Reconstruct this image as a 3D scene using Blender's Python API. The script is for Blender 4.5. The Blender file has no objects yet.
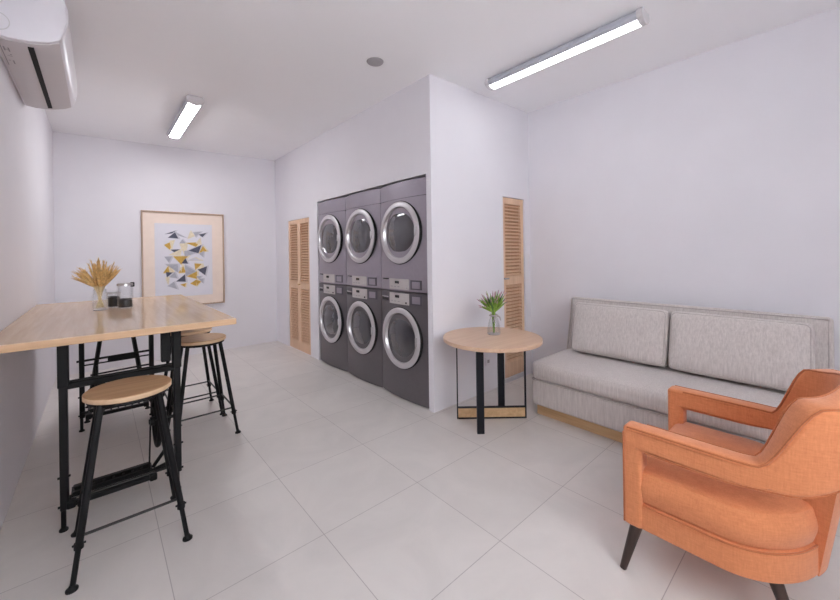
import bpy, bmesh, math, random
from mathutils import Vector, Matrix
random.seed(7)
PI = math.pi
S = bpy.context.scene
COL = S.collection

# ------------------------------------------------------------------ materials
def lin(c):
    return tuple((x/12.92 if x <= .04045 else ((x+.055)/1.055)**2.4) for x in [v/255 for v in c])+(1,)

def new_mat(name):
    m = bpy.data.materials.new(name); m.use_nodes = True
    nt = m.node_tree; b = nt.nodes['Principled BSDF']
    return m, nt, b

def N(nt, kind, **kw):
    n = nt.nodes.new(kind)
    for k, v in kw.items():
        if k in n.inputs.keys(): n.inputs[k].default_value = v
        else: setattr(n, k, v)
    return n

def mat_plain(name, rgb, rough=.5, metal=0, spec=.5, noise=.04, nscale=12, bump=0, bscale=60, coat=0):
    m, nt, b = new_mat(name)
    c = lin(rgb)
    tc = N(nt, 'ShaderNodeTexCoord')
    nz = N(nt, 'ShaderNodeTexNoise', Scale=nscale, Detail=3)
    nt.links.new(tc.outputs['Object'], nz.inputs['Vector'])
    r = N(nt, 'ShaderNodeValToRGB')
    r.color_ramp.elements[0].position = .3; r.color_ramp.elements[1].position = .7
    r.color_ramp.elements[0].color = tuple(x*(1-noise) for x in c[:3])+(1,)
    r.color_ramp.elements[1].color = tuple(min(1, x*(1+noise)) for x in c[:3])+(1,)
    nt.links.new(nz.outputs['Fac'], r.inputs['Fac'])
    nt.links.new(r.outputs['Color'], b.inputs['Base Color'])
    b.inputs['Roughness'].default_value = rough; b.inputs['Metallic'].default_value = metal
    b.inputs['Specular IOR Level'].default_value = spec
    b.inputs['Coat Weight'].default_value = coat
    if bump:
        n2 = N(nt, 'ShaderNodeTexNoise', Scale=bscale, Detail=2)
        nt.links.new(tc.outputs['Object'], n2.inputs['Vector'])
        bp = N(nt, 'ShaderNodeBump', Strength=bump, Distance=.002)
        nt.links.new(n2.outputs['Fac'], bp.inputs['Height']); nt.links.new(bp.outputs['Normal'], b.inputs['Normal'])
    return m

def mat_wood(name, dark, light, axis='X', rough=.35, scale=1.0, coat=0, spec=.5):
    m, nt, b = new_mat(name)
    tc = N(nt, 'ShaderNodeTexCoord'); mp = N(nt, 'ShaderNodeMapping')
    st = {'X': (1.2, 22, 22), 'Y': (22, 1.2, 22), 'Z': (22, 22, 1.2)}[axis]
    mp.inputs['Scale'].default_value = [s*scale for s in st]
    nt.links.new(tc.outputs['Object'], mp.inputs['Vector'])
    nz = N(nt, 'ShaderNodeTexNoise', Scale=1.6, Detail=6, Roughness=.62, Distortion=.6)
    nt.links.new(mp.outputs['Vector'], nz.inputs['Vector'])
    r = N(nt, 'ShaderNodeValToRGB')
    r.color_ramp.elements[0].position = .3; r.color_ramp.elements[1].position = .72
    r.color_ramp.elements[0].color = lin(dark); r.color_ramp.elements[1].color = lin(light)
    nt.links.new(nz.outputs['Fac'], r.inputs['Fac']); nt.links.new(r.outputs['Color'], b.inputs['Base Color'])
    b.inputs['Roughness'].default_value = rough; b.inputs['Coat Weight'].default_value = coat
    b.inputs['Coat Roughness'].default_value = .3; b.inputs['Specular IOR Level'].default_value = spec
    return m

def mat_fabric(name, dark, light, thread=420, streak=.5, rough=.9, stretch=(1, 1, .14)):
    m, nt, b = new_mat(name)
    tc = N(nt, 'ShaderNodeTexCoord')
    mp = N(nt, 'ShaderNodeMapping'); mp.inputs['Scale'].default_value = stretch
    mp2 = N(nt, 'ShaderNodeMapping'); mp2.inputs['Scale'].default_value = (.14, .14, 1)
    nt.links.new(tc.outputs['Object'], mp.inputs['Vector']); nt.links.new(tc.outputs['Object'], mp2.inputs['Vector'])
    a = N(nt, 'ShaderNodeTexNoise', Scale=thread*.35, Detail=4, Roughness=.7)
    c = N(nt, 'ShaderNodeTexNoise', Scale=thread*.35, Detail=4, Roughness=.7)
    nt.links.new(mp.outputs['Vector'], a.inputs['Vector']); nt.links.new(mp2.outputs['Vector'], c.inputs['Vector'])
    mx = N(nt, 'ShaderNodeMath', operation='MULTIPLY_ADD'); mx.inputs[1].default_value = streak
    sc = N(nt, 'ShaderNodeMath', operation='MULTIPLY'); sc.inputs[1].default_value = 1-streak
    nt.links.new(c.outputs['Fac'], sc.inputs[0])
    nt.links.new(a.outputs['Fac'], mx.inputs[0]); nt.links.new(sc.outputs[0], mx.inputs[2])
    r = N(nt, 'ShaderNodeValToRGB')
    r.color_ramp.elements[0].position = .36; r.color_ramp.elements[1].position = .64
    r.color_ramp.elements[0].color = lin(dark); r.color_ramp.elements[1].color = lin(light)
    nt.links.new(mx.outputs[0], r.inputs['Fac']); nt.links.new(r.outputs['Color'], b.inputs['Base Color'])
    bp = N(nt, 'ShaderNodeBump', Strength=.25, Distance=.0015)
    nt.links.new(mx.outputs[0], bp.inputs['Height']); nt.links.new(bp.outputs['Normal'], b.inputs['Normal'])
    b.inputs['Roughness'].default_value = rough; b.inputs['Specular IOR Level'].default_value = .2
    b.inputs['Sheen Weight'].default_value = .25; b.inputs['Sheen Roughness'].default_value = .5
    return m

def mat_glass(name, tint=(1, 1, 1), fac=.08):
    # thin clear glass: fresnel-weighted gloss over transparency
    m, nt, b = new_mat(name); nt.nodes.remove(b)
    out = nt.nodes['Material Output']
    tr = N(nt, 'ShaderNodeBsdfTransparent'); tr.inputs['Color'].default_value = tint+(1,)
    gl = N(nt, 'ShaderNodeBsdfGlossy', Roughness=.03)
    lw = N(nt, 'ShaderNodeLayerWeight', Blend=.35)
    mn = N(nt, 'ShaderNodeMath', operation='MULTIPLY_ADD'); mn.inputs[1].default_value = .22; mn.inputs[2].default_value = fac*.15
    nt.links.new(lw.outputs['Facing'], mn.inputs[0])
    mix = N(nt, 'ShaderNodeMixShader')
    nt.links.new(mn.outputs[0], mix.inputs['Fac']); nt.links.new(tr.outputs[0], mix.inputs[1]); nt.links.new(gl.outputs[0], mix.inputs[2])
    nt.links.new(mix.outputs[0], out.inputs['Surface'])
    return m

def mat_emit(name, rgb, strength):
    m, nt, b = new_mat(name)
    b.inputs['Base Color'].default_value = (.8, .8, .8, 1)
    b.inputs['Emission Color'].default_value = rgb+(1,); b.inputs['Emission Strength'].default_value = strength
    return m

def mat_tiles(name, ox, oy, size):
    m, nt, b = new_mat(name)
    tc = N(nt, 'ShaderNodeTexCoord'); mp = N(nt, 'ShaderNodeMapping')
    mp.inputs['Location'].default_value = (-ox, -oy, 0)
    nt.links.new(tc.outputs['Object'], mp.inputs['Vector'])
    bk = N(nt, 'ShaderNodeTexBrick'); bk.offset = 0; bk.squash = 1
    bk.inputs['Scale'].default_value = 1; bk.inputs['Brick Width'].default_value = size
    bk.inputs['Row Height'].default_value = size; bk.inputs['Mortar Size'].default_value = .0019
    bk.inputs['Mortar Smooth'].default_value = .2; bk.inputs['Bias'].default_value = 0
    bk.inputs['Color1'].default_value = lin(TILE_A); bk.inputs['Color2'].default_value = lin(TILE_B)
    bk.inputs['Mortar'].default_value = lin(GROUT)
    nt.links.new(mp.outputs['Vector'], bk.inputs['Vector'])
    nz = N(nt, 'ShaderNodeTexNoise', Scale=2.3, Detail=7, Roughness=.6, Distortion=1.2)
    nt.links.new(tc.outputs['Object'], nz.inputs['Vector'])
    r = N(nt, 'ShaderNodeValToRGB')
    r.color_ramp.elements[0].position = .3; r.color_ramp.elements[1].position = .7
    r.color_ramp.elements[0].color = (.93, .93, .93, 1); r.color_ramp.elements[1].color = (1.04, 1.04, 1.04, 1)
    nt.links.new(nz.outputs['Fac'], r.inputs['Fac'])
    mx = N(nt, 'ShaderNodeMix', data_type='RGBA', blend_type='MULTIPLY')
    mx.inputs[0].default_value = 1
    nt.links.new(bk.outputs['Color'], mx.inputs[6]); nt.links.new(r.outputs['Color'], mx.inputs[7])
    nt.links.new(mx.outputs[2], b.inputs['Base Color'])
    b.inputs['Roughness'].default_value = .42; b.inputs['Specular IOR Level'].default_value = .4
    bp = N(nt, 'ShaderNodeBump', Strength=.3, Distance=.001); bp.invert = True
    nt.links.new(bk.outputs['Fac'], bp.inputs['Height']); nt.links.new(bp.outputs['Normal'], b.inputs['Normal'])
    return m

TILE_A = (216, 210, 206); TILE_B = (220, 214, 210); GROUT = (180, 172, 170)
M = {}
M['wall'] = mat_plain('wall_paint', (230, 227, 232), .75, noise=.012, nscale=3, bump=.06, bscale=90, spec=.25)
M['ceil'] = mat_plain('ceiling_paint', (250, 249, 251), .85, noise=.012, nscale=2, spec=.2)
M['floor'] = mat_tiles('floor_tiles', 1.4116, 1.664, .6)
M['oak'] = mat_wood('oak_top', (208, 176, 146), (226, 197, 168), 'Y', .28, 1.0, spec=.95)
def polish(m, rough, cap):
    # lacquer: a glossy layer over the wood, its share following the fresnel curve up to a cap
    nt = m.node_tree; b = nt.nodes['Principled BSDF']; out = nt.nodes['Material Output']
    b.inputs['Specular IOR Level'].default_value = 0; b.inputs['Coat Weight'].default_value = 0
    g = N(nt, 'ShaderNodeBsdfGlossy', Roughness=rough); fr = N(nt, 'ShaderNodeFresnel', IOR=1.65)
    mn = N(nt, 'ShaderNodeMath', operation='MINIMUM'); mn.inputs[1].default_value = cap
    nt.links.new(fr.outputs[0], mn.inputs[0]); mx = N(nt, 'ShaderNodeMixShader')
    nt.links.new(mn.outputs[0], mx.inputs['Fac']); nt.links.new(b.outputs[0], mx.inputs[1]); nt.links.new(g.outputs[0], mx.inputs[2])
    nt.links.new(mx.outputs[0], out.inputs['Surface'])
polish(M['oak'], .08, .5)
M['oak_edge'] = mat_wood('oak_edge', (208, 168, 130), (226, 190, 152), 'X', .4)
M['seat_wood'] = mat_wood('stool_wood', (176, 136, 98), (202, 162, 122), 'X', .4)
M['seat_edge'] = mat_wood('stool_edge', (214, 178, 140), (232, 200, 164), 'X', .45)
M['round_wood'] = mat_wood('round_table_wood', (206, 170, 142), (222, 190, 163), 'X', .35)
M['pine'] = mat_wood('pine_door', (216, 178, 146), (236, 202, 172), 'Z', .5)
M['pine_gap_shade'] = mat_wood('pine_painted_shade', (186, 146, 114), (206, 166, 134), 'Z', .7)  # darkened pine: shade between the slats put into the colour
M['plinth'] = mat_wood('plinth_wood', (198, 160, 118), (222, 188, 144), 'Y', .5)
M['frame_wood'] = mat_wood('picture_frame_wood', (176, 150, 130), (196, 168, 146), 'Z', .45)
M['black'] = mat_plain('black_metal', (13, 13, 15), .5, 0, .3, noise=.1)
M['black_gloss'] = mat_plain('black_gloss', (20, 20, 22), .2, .1, noise=.05)
M['navy'] = mat_plain('blue_black_steel', (18, 20, 28), .55, 0, .3, noise=.08)
M['rod'] = mat_plain('dark_rod', (30, 26, 25), .5, .1)
M['steel'] = mat_plain('brushed_steel', (200, 198, 200), .28, 1, noise=.05)
M['chrome'] = mat_plain('door_ring_metal', (206, 202, 205), .34, .45, noise=.03)
M['cab'] = mat_plain('machine_grey_lit', (158, 151, 161), .36, .45, noise=.03, nscale=30)  # dryers: same finish, brighter reflected light put into the colour
M['cab_shaded'] = mat_plain('machine_grey_shaded', (110, 105, 109), .36, .45, noise=.03, nscale=30)  # washers: same finish, dimmer floor reflection put into the colour
M['cab_trim'] = mat_plain('machine_trim', (96, 92, 99), .4, .4)
M['drum'] = mat_plain('drum_dark', (58, 56, 60), .3, .6)
M['panel'] = mat_plain('control_panel_grey', (196, 190, 188), .5, .1)
M['display'] = mat_plain('display_dark', (40, 38, 42), .2)
M['mglass'] = mat_plain('machine_door_glass', (66, 65, 71), .08, 0, spec=.8, noise=.2, nscale=6, coat=.6)
M['shadow_gap'] = mat_plain('dark_gap', (12, 12, 13), .8)
M['sofa'] = mat_fabric('sofa_linen', (190, 181, 178), (213, 205, 201), 330, .85, stretch=(1, 1, .06))
M['orange'] = mat_fabric('orange_weave', (207, 127, 84), (225, 147, 101), 520, .5)
M['piping'] = mat_fabric('orange_piping', (176, 100, 62), (198, 120, 78), 500, .5)
M['sofa_pipe'] = mat_fabric('sofa_piping', (166, 157, 154), (194, 185, 181), 300, .5)
M['walnut'] = mat_wood('dark_leg_wood', (46, 32, 28), (70, 50, 43), 'Z', .4)
M['plastic'] = mat_plain('white_plastic', (228, 224, 230), .35, noise=.01)
M['plastic_grey'] = mat_plain('grey_white_plastic', (206, 201, 203), .45, noise=.01)
M['label_ink'] = mat_plain('grey_print', (150, 146, 150), .6)
M['mat_board'] = mat_plain('peach_mat_board', (242, 224, 211), .8, noise=.02)
M['paper'] = mat_plain('white_print_paper', (226, 224, 232), .8, noise=.01)
M['gold'] = mat_plain('print_gold', (205, 165, 82), .8, noise=.15, nscale=40)
M['pale_gold'] = mat_plain('print_pale_gold', (228, 216, 190), .8, noise=.1, nscale=40)
M['slate'] = mat_plain('print_slate', (88, 90, 106), .8, noise=.15, nscale=40)
M['p_grey'] = mat_plain('print_grey', (178, 178, 188), .8, noise=.1, nscale=40)
M['p_pale'] = mat_plain('print_pale_grey', (206, 204, 212), .8, noise=.04)
M['wheat'] = mat_plain('dried_wheat', (220, 184, 124), .8, noise=.25, nscale=60)
M['straw'] = mat_plain('pale_straw', (226, 206, 164), .8, noise=.15, nscale=60)
M['beans'] = mat_plain('black_beans', (30, 25, 28), .4, noise=.3, nscale=90)
M['leaf'] = mat_plain('leaf_green', (138, 172, 74), .55, noise=.3, nscale=30)
M['leaf_dark'] = mat_plain('leaf_dark_green', (72, 112, 58), .55, noise=.3, nscale=30)
M['bud'] = mat_plain('pink_bud', (196, 160, 172), .7, noise=.2, nscale=50)
M['ribbon'] = mat_plain('grey_ribbon', (190, 180, 178), .8)
M['glass'] = mat_glass('clear_glass', (.975, .98, .98))
M['pane'] = mat_glass('fill_window_glass', (.97, .98, .98), .04)
M['lamp'] = mat_emit('lamp_lens', (.94, .97, 1.0), 5.5)
M['lamp_back'] = mat_emit('lamp_lens_back', (.96, .97, 1.0), 33.0)
M['lamp_side'] = mat_plain('lamp_housing', (188, 190, 200), .35, .1)
M['grille'] = mat_plain('grille_grey', (164, 160, 163), .6)

# ------------------------------------------------------------------ mesh helpers
def obj(name, bm, mat, parent=None, smooth=False, mats=None, loc=None):
    me = bpy.data.meshes.new(name)
    bmesh.ops.recalc_face_normals(bm, faces=bm.faces[:])
    bm.to_mesh(me); bm.free()
    for mm in (mats or [mat]): me.materials.append(mm)
    if smooth:
        for p in me.polygons: p.use_smooth = True
        try: me.set_sharp_from_angle(angle=math.radians(38))
        except Exception: pass
    o = bpy.data.objects.new(name, me); COL.objects.link(o)
    if parent: o.parent = parent
    if loc: o.location = loc
    return o

def tag(o, label, cat, group=None, kind=None):
    o['label'] = label; o['category'] = cat
    if group: o['group'] = group
    if kind: o['kind'] = kind
    return o

def thing(name, label, cat, loc=(0, 0, 0), rz=0, group=None):
    o = bpy.data.objects.new(name, None); COL.objects.link(o)
    o.empty_display_size = .1
    o.location = loc; o.rotation_euler = (0, 0, rz)
    return tag(o, label, cat, group)

def struct(o):
    o['kind'] = 'structure'; return o

def copy_tree(o, parent=None):
    c = o.copy(); COL.objects.link(c)
    if parent: c.parent = parent
    for ch in list(o.children): copy_tree(ch, c)
    return c

def box(bm, lo, hi, bev=0, seg=2):
    lo = Vector(lo); hi = Vector(hi)
    r = bmesh.ops.create_cube(bm, size=1)
    vs = r['verts']
    for v in vs:
        v.co = Vector([lo[i]+(v.co[i]+.5)*(hi[i]-lo[i]) for i in range(3)])
    if bev:
        es = list({e for v in vs for e in v.link_edges})
        bmesh.ops.bevel(bm, geom=es, offset=bev, segments=seg, profile=.5, affect='EDGES')

def tube(bm, pts, r, sides=10, closed=False, caps=True):
    pts = [Vector(p) for p in pts]; n = len(pts)
    rr = r if isinstance(r, (list, tuple)) else [r]*n
    rings = []; ref = None
    for i, p in enumerate(pts):
        if closed: t = pts[(i+1) % n]-pts[i-1]
        else: t = pts[min(i+1, n-1)]-pts[max(i-1, 0)]
        t.normalize()
        if ref is None:
            ref = Vector((0, 0, 1)) if abs(t.z) < .9 else Vector((1, 0, 0))
        a = ref-t*ref.dot(t)
        if a.length < 1e-6: a = t.orthogonal()
        a.normalize(); ref = a; b = t.cross(a)
        rings.append([bm.verts.new(p+(a*math.cos(2*PI*k/sides)+b*math.sin(2*PI*k/sides))*rr[i]) for k in range(sides)])
    m = n if closed else n-1
    for i in range(m):
        A, B = rings[i], rings[(i+1) % n]
        for k in range(sides):
            bm.faces.new((A[k], A[(k+1) % sides], B[(k+1) % sides], B[k]))
    if caps and not closed:
        bm.faces.new(rings[0][::-1]); bm.faces.new(rings[-1])

def lathe(bm, prof, c=(0, 0, 0), axis='Z', seg=32, sx=1, sy=1):
    """prof: (radius, height) pairs; closes at radius 0"""
    c = Vector(c); rings = []
    def P(r, h, a):
        x, y = r*math.cos(a)*sx, r*math.sin(a)*sy
        if axis == 'Z': return c+Vector((x, y, h))
        if axis == 'Y': return c+Vector((x, h, y))
        return c+Vector((h, x, y))
    for r, h in prof:
        if r < 1e-6: rings.append([bm.verts.new(P(0, h, 0))])
        else: rings.append([bm.verts.new(P(r, h, 2*PI*k/seg)) for k in range(seg)])
    for A, B in zip(rings, rings[1:]):
        for k in range(seg):
            k2 = (k+1) % seg
            if len(A) == 1 and len(B) == 1: continue
            if len(A) == 1: bm.faces.new((A[0], B[k2], B[k]))
            elif len(B) == 1: bm.faces.new((A[k], A[k2], B[0]))
            else: bm.faces.new((A[k], A[k2], B[k2], B[k]))

def prism(bm, poly, h0, h1, axis='Z', bev=0, seg=2):
    """extrude a 2D polygon; axis Z: (x,y); X: (y,z); Y: (x,z)"""
    def P(p, h):
        if axis == 'Z': return (p[0], p[1], h)
        if axis == 'X': return (h, p[0], p[1])
        return (p[0], h, p[1])
    A = [bm.verts.new(P(p, h0)) for p in poly]; B = [bm.verts.new(P(p, h1)) for p in poly]
    n = len(poly)
    fs = [bm.faces.new(A[::-1]), bm.faces.new(B)]
    for i in range(n): bm.faces.new((A[i], A[(i+1) % n], B[(i+1) % n], B[i]))
    if bev:
        es = [e for f in fs for e in f.edges]
        bmesh.ops.bevel(bm, geom=es, offset=bev, segments=seg, profile=.5, affect='EDGES')

def soft_box(bm, half, r, bulge=(0, 0, 0), div=(14, 14, 8), T=None):
    """upholstered block: rounded edges and faces that swell by bulge on each axis"""
    h = Vector(half)
    def coords(i):
        n = div[i]; k = 3
        inner = h[i]-r
        a = [-h[i]+r*(1-math.cos(PI/2*j/k)) for j in range(k)]
        mid = [-inner+2*inner*j/(n) for j in range(n+1)]
        return a+mid+[-x for x in a[::-1]]
    C = [coords(i) for i in range(3)]
    cache = {}
    def V(p):
        key = tuple(round(x, 6) for x in p)
        if key in cache: return cache[key]
        q = Vector(p); inn = Vector([max(-(h[i]-r), min(h[i]-r, q[i])) for i in range(3)])
        d = q-inn
        if d.length > 1e-9: q = inn+d.normalized()*r
        u = [q[i]/h[i] for i in range(3)]
        for i in range(3):
            j, k = [a for a in range(3) if a != i]
            q[i] += bulge[i]*u[i]*(1-u[j]**4)*(1-u[k]**4)
        if T: q = T @ q
        cache[key] = bm.verts.new(q); return cache[key]
    for i in range(3):
        j, k = [a for a in range(3) if a != i]
        for s in (C[i][0], C[i][-1]):
            for a in range(len(C[j])-1):
                for b in range(len(C[k])-1):
                    ps = []
                    for (x, y) in ((a, b), (a+1, b), (a+1, b+1), (a, b+1)):
                        p = [0, 0, 0]; p[i] = s; p[j] = C[j][x]; p[k] = C[k][y]; ps.append(V(p))
                    if len(set(ps)) == 4:
                        try: bm.faces.new(ps)
                        except ValueError: pass

def B(): return bmesh.new()

# ------------------------------------------------------------------ room
XL, XR, XW, YB, YN, YF = -.387, 3.66, 2.145, 5.96, 2.29, -1.35
def ceil_z(x): return 2.84+.025*(x-XL)

bm = B(); box(bm, (XL-.1, YF-.1, -.12), (XR+.1, YB+.1, 0)); struct(obj('floor', bm, M['floor']))
bm = B(); prism(bm, [(XL-.1, ceil_z(XL-.1)), (XR+.1, ceil_z(XR+.1)), (XR+.1, 3.12), (XL-.1, 3.12)], YF-.1, YB+.1, 'Y')
struct(obj('ceiling', bm, M['ceil']))
bm = B(); box(bm, (XL-.1, YF-.1, 0), (XL, YB+.1, 2.9)); struct(obj('wall_left', bm, M['wall']))
bm = B(); box(bm, (XL, YB, 0), (XW+.3, YB+.1, 2.98)); struct(obj('wall_back', bm, M['wall']))
bm = B(); box(bm, (XR, YF-.1, 0), (XR+.1, YN+.2, 3.0)); struct(obj('wall_right', bm, M['wall']))

def holes_wall(bm, u0, u1, z1, holes, put):
    """front layer of a wall as rectangles around its openings (u0,u1,z0,z1)"""
    us = sorted({u0, u1, *[h[0] for h in holes], *[h[1] for h in holes]})
    for a, b in zip(us, us[1:]):
        hs = sorted([h for h in holes if h[0] <= a+1e-6 and h[1] >= b-1e-6], key=lambda h: h[2])
        z = 0
        for h in hs:
            if h[2] > z+1e-6: put(a, b, z, h[2])
            z = h[3]
        if z < z1-1e-6: put(a, b, z, z1)
NY0, NY1, NZ = 2.352, 4.468, 2.062
D1 = (4.715, 5.452, 0.004, 1.888)
bm = B()
holes_wall(bm, YN+.05, YB, 2.97, [(NY0, NY1, 0, NZ), D1], lambda a, b, c, d: box(bm, (XW, a, c), (XW+.05, b, d)))
box(bm, (XW+.05, NY1, 0), (XW+.12, YB, 2.97))             # solid wall behind the louvred door
box(bm, (XW+.05, YN+.05, NZ), (XW+.95, NY1+.02, NZ+.06))  # niche soffit
box(bm, (XW+.95, YN+.05, 0), (XW+1.0, NY1+.05, 2.97))     # niche back
box(bm, (XW+.12, NY1+.012, 0), (XW+.95, NY1+.06, 2.97))   # niche far cheek
bmesh.ops.remove_doubles(bm, verts=bm.verts, dist=1e-5)
struct(obj('wall_laundry', bm, M['wall']))
D2 = (3.163, 3.556, .045, 1.952)
bm = B()
holes_wall(bm, XW, XR, 3.0, [D2], lambda a, b, c, d: box(bm, (a, YN, c), (b, YN+.05, d)))
box(bm, (2.9, YN+.05, 0), (XR, YN+.11, 3.0))
bmesh.ops.remove_doubles(bm, verts=bm.verts, dist=1e-5)
struct(obj('wall_alcove', bm, M['wall']))
# shop-front wall behind the camera with an unseen window, added and shaped to light the room
bm = B()
WX0, WX1, WZ0, WZ1 = XL+.06, 1.7, 1.25, 2.74
def pf(a, b, c, d): box(bm, (a, YF-.1, c), (b, YF, d))
holes_wall(bm, XL, XR, 3.0, [(WX0, WX1, WZ0, WZ1)], pf)
struct(obj('wall_front', bm, M['wall']))
bm = B()
for x in (WX0, .33, 1.0, WX1-.05): box(bm, (x, YF-.08, WZ0), (x+.05, YF-.03, WZ1))
box(bm, (WX0, YF-.08, WZ0), (WX1, YF-.03, WZ0+.05)); box(bm, (WX0, YF-.08, WZ1-.05), (WX1, YF-.03, WZ1))
w = struct(obj('fill_window', bm, M['plastic']))
bm = B(); box(bm, (WX0+.01, YF-.06, WZ0+.01), (WX1-.01, YF-.054, WZ1-.01)); obj('glass_pane', bm, M['pane'], w)

# ------------------------------------------------------------------ louvred doors
def louvre_leaf(bm, w, h, midz, bot, axis_fn, t=.03):
    """a leaf in local (u, depth, z); u 0..w, depth 0 at its face"""
    def bx(u0, u1, d0, d1, z0, z1, bev=.002):
        b2 = B(); box(b2, (u0, d0, z0), (u1, d1, z1), bev, 1)
        for v in b2.verts: v.co = axis_fn(v.co)
        me = bpy.data.meshes.new('tmp'); b2.to_mesh(me); b2.free(); bm.from_mesh(me); bpy.data.meshes.remove(me)
    st = .048
    bx(0, st, 0, t, 0, h); bx(w-st, w, 0, t, 0, h)
    bx(st, w-st, 0, t, h-.065, h); bx(st, w-st, 0, t, midz-.045, midz+.045); bx(st, w-st, 0, t, 0, bot)
    for z0, z1 in ((bot, midz-.045), (midz+.045, h-.065)):
        n = int((z1-z0)/.035); p = (z1-z0)/n
        for i in range(n):
            z = z0+p*(i+.5)
            b2 = B()
            prism(b2, [(.0, z-.20*p), (.002, z-.38*p), (.026, z+.02*p), (.024, z+.20*p)], st-.003, w-st+.003, 'X')
            for v in b2.verts: v.co = axis_fn(v.co)
            me = bpy.data.meshes.new('tmp'); b2.to_mesh(me); b2.free(); bm.from_mesh(me); bpy.data.meshes.remove(me)

d1 = bpy.data.objects.new('door_1', None); COL.objects.link(d1); struct(d1)
d1.location = (XW+.006, D1[1]-.003, .006)
lw = (D1[1]-D1[0]-.009)/2
for i in range(2):
    bm = B(); off = -(lw+.003)*i
    louvre_leaf(bm, lw, 1.878, .93, .13, lambda c, off=off: Vector((c.y, off-c.x, c.z)))
    lf = obj('door_leaf', bm, M['pine'], d1)
    bm = B(); box(bm, (.029, off-lw+.03, .05), (.033, off-.03, 1.84)); obj('gap_shade_sheet', bm, M['pine_gap_shade'], lf)  # sheet added behind the slats so their gaps read as shaded
    if i == 1:
        bm = B(); lathe(bm, [(0, -.035), (.012, -.034), (.015, -.026), (.008, -.014), (.008, .002), (0, .002)], (0, off-.03, .95), 'X', 14)
        obj('door_knob', bm, M['plinth'], lf, True)
d2 = bpy.data.objects.new('door_2', None); COL.objects.link(d2); struct(d2)
d2.location = (D2[0]+.004, YN+.012, D2[2]+.003)
bm = B(); louvre_leaf(bm, D2[1]-D2[0]-.008, D2[3]-D2[2]-.008, 1.02, .15, lambda c: Vector((c.x, c.y, c.z)))
lf = obj('door_leaf', bm, M['pine'], d2)
bm = B(); box(bm, (.03, .029, .05), (D2[1]-D2[0]-.038, .033, 1.85)); obj('gap_shade_sheet', bm, M['pine_gap_shade'], lf)
bm = B(); tube(bm, [(.02, 0, 1.045), (.02, -.03, 1.045)], .007, 10); tube(bm, [(-.01, -.033, 1.045), (.055, -.033, 1.045)], .008, 10)
obj('door_handle', bm, M['grille'], lf, True)

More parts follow.
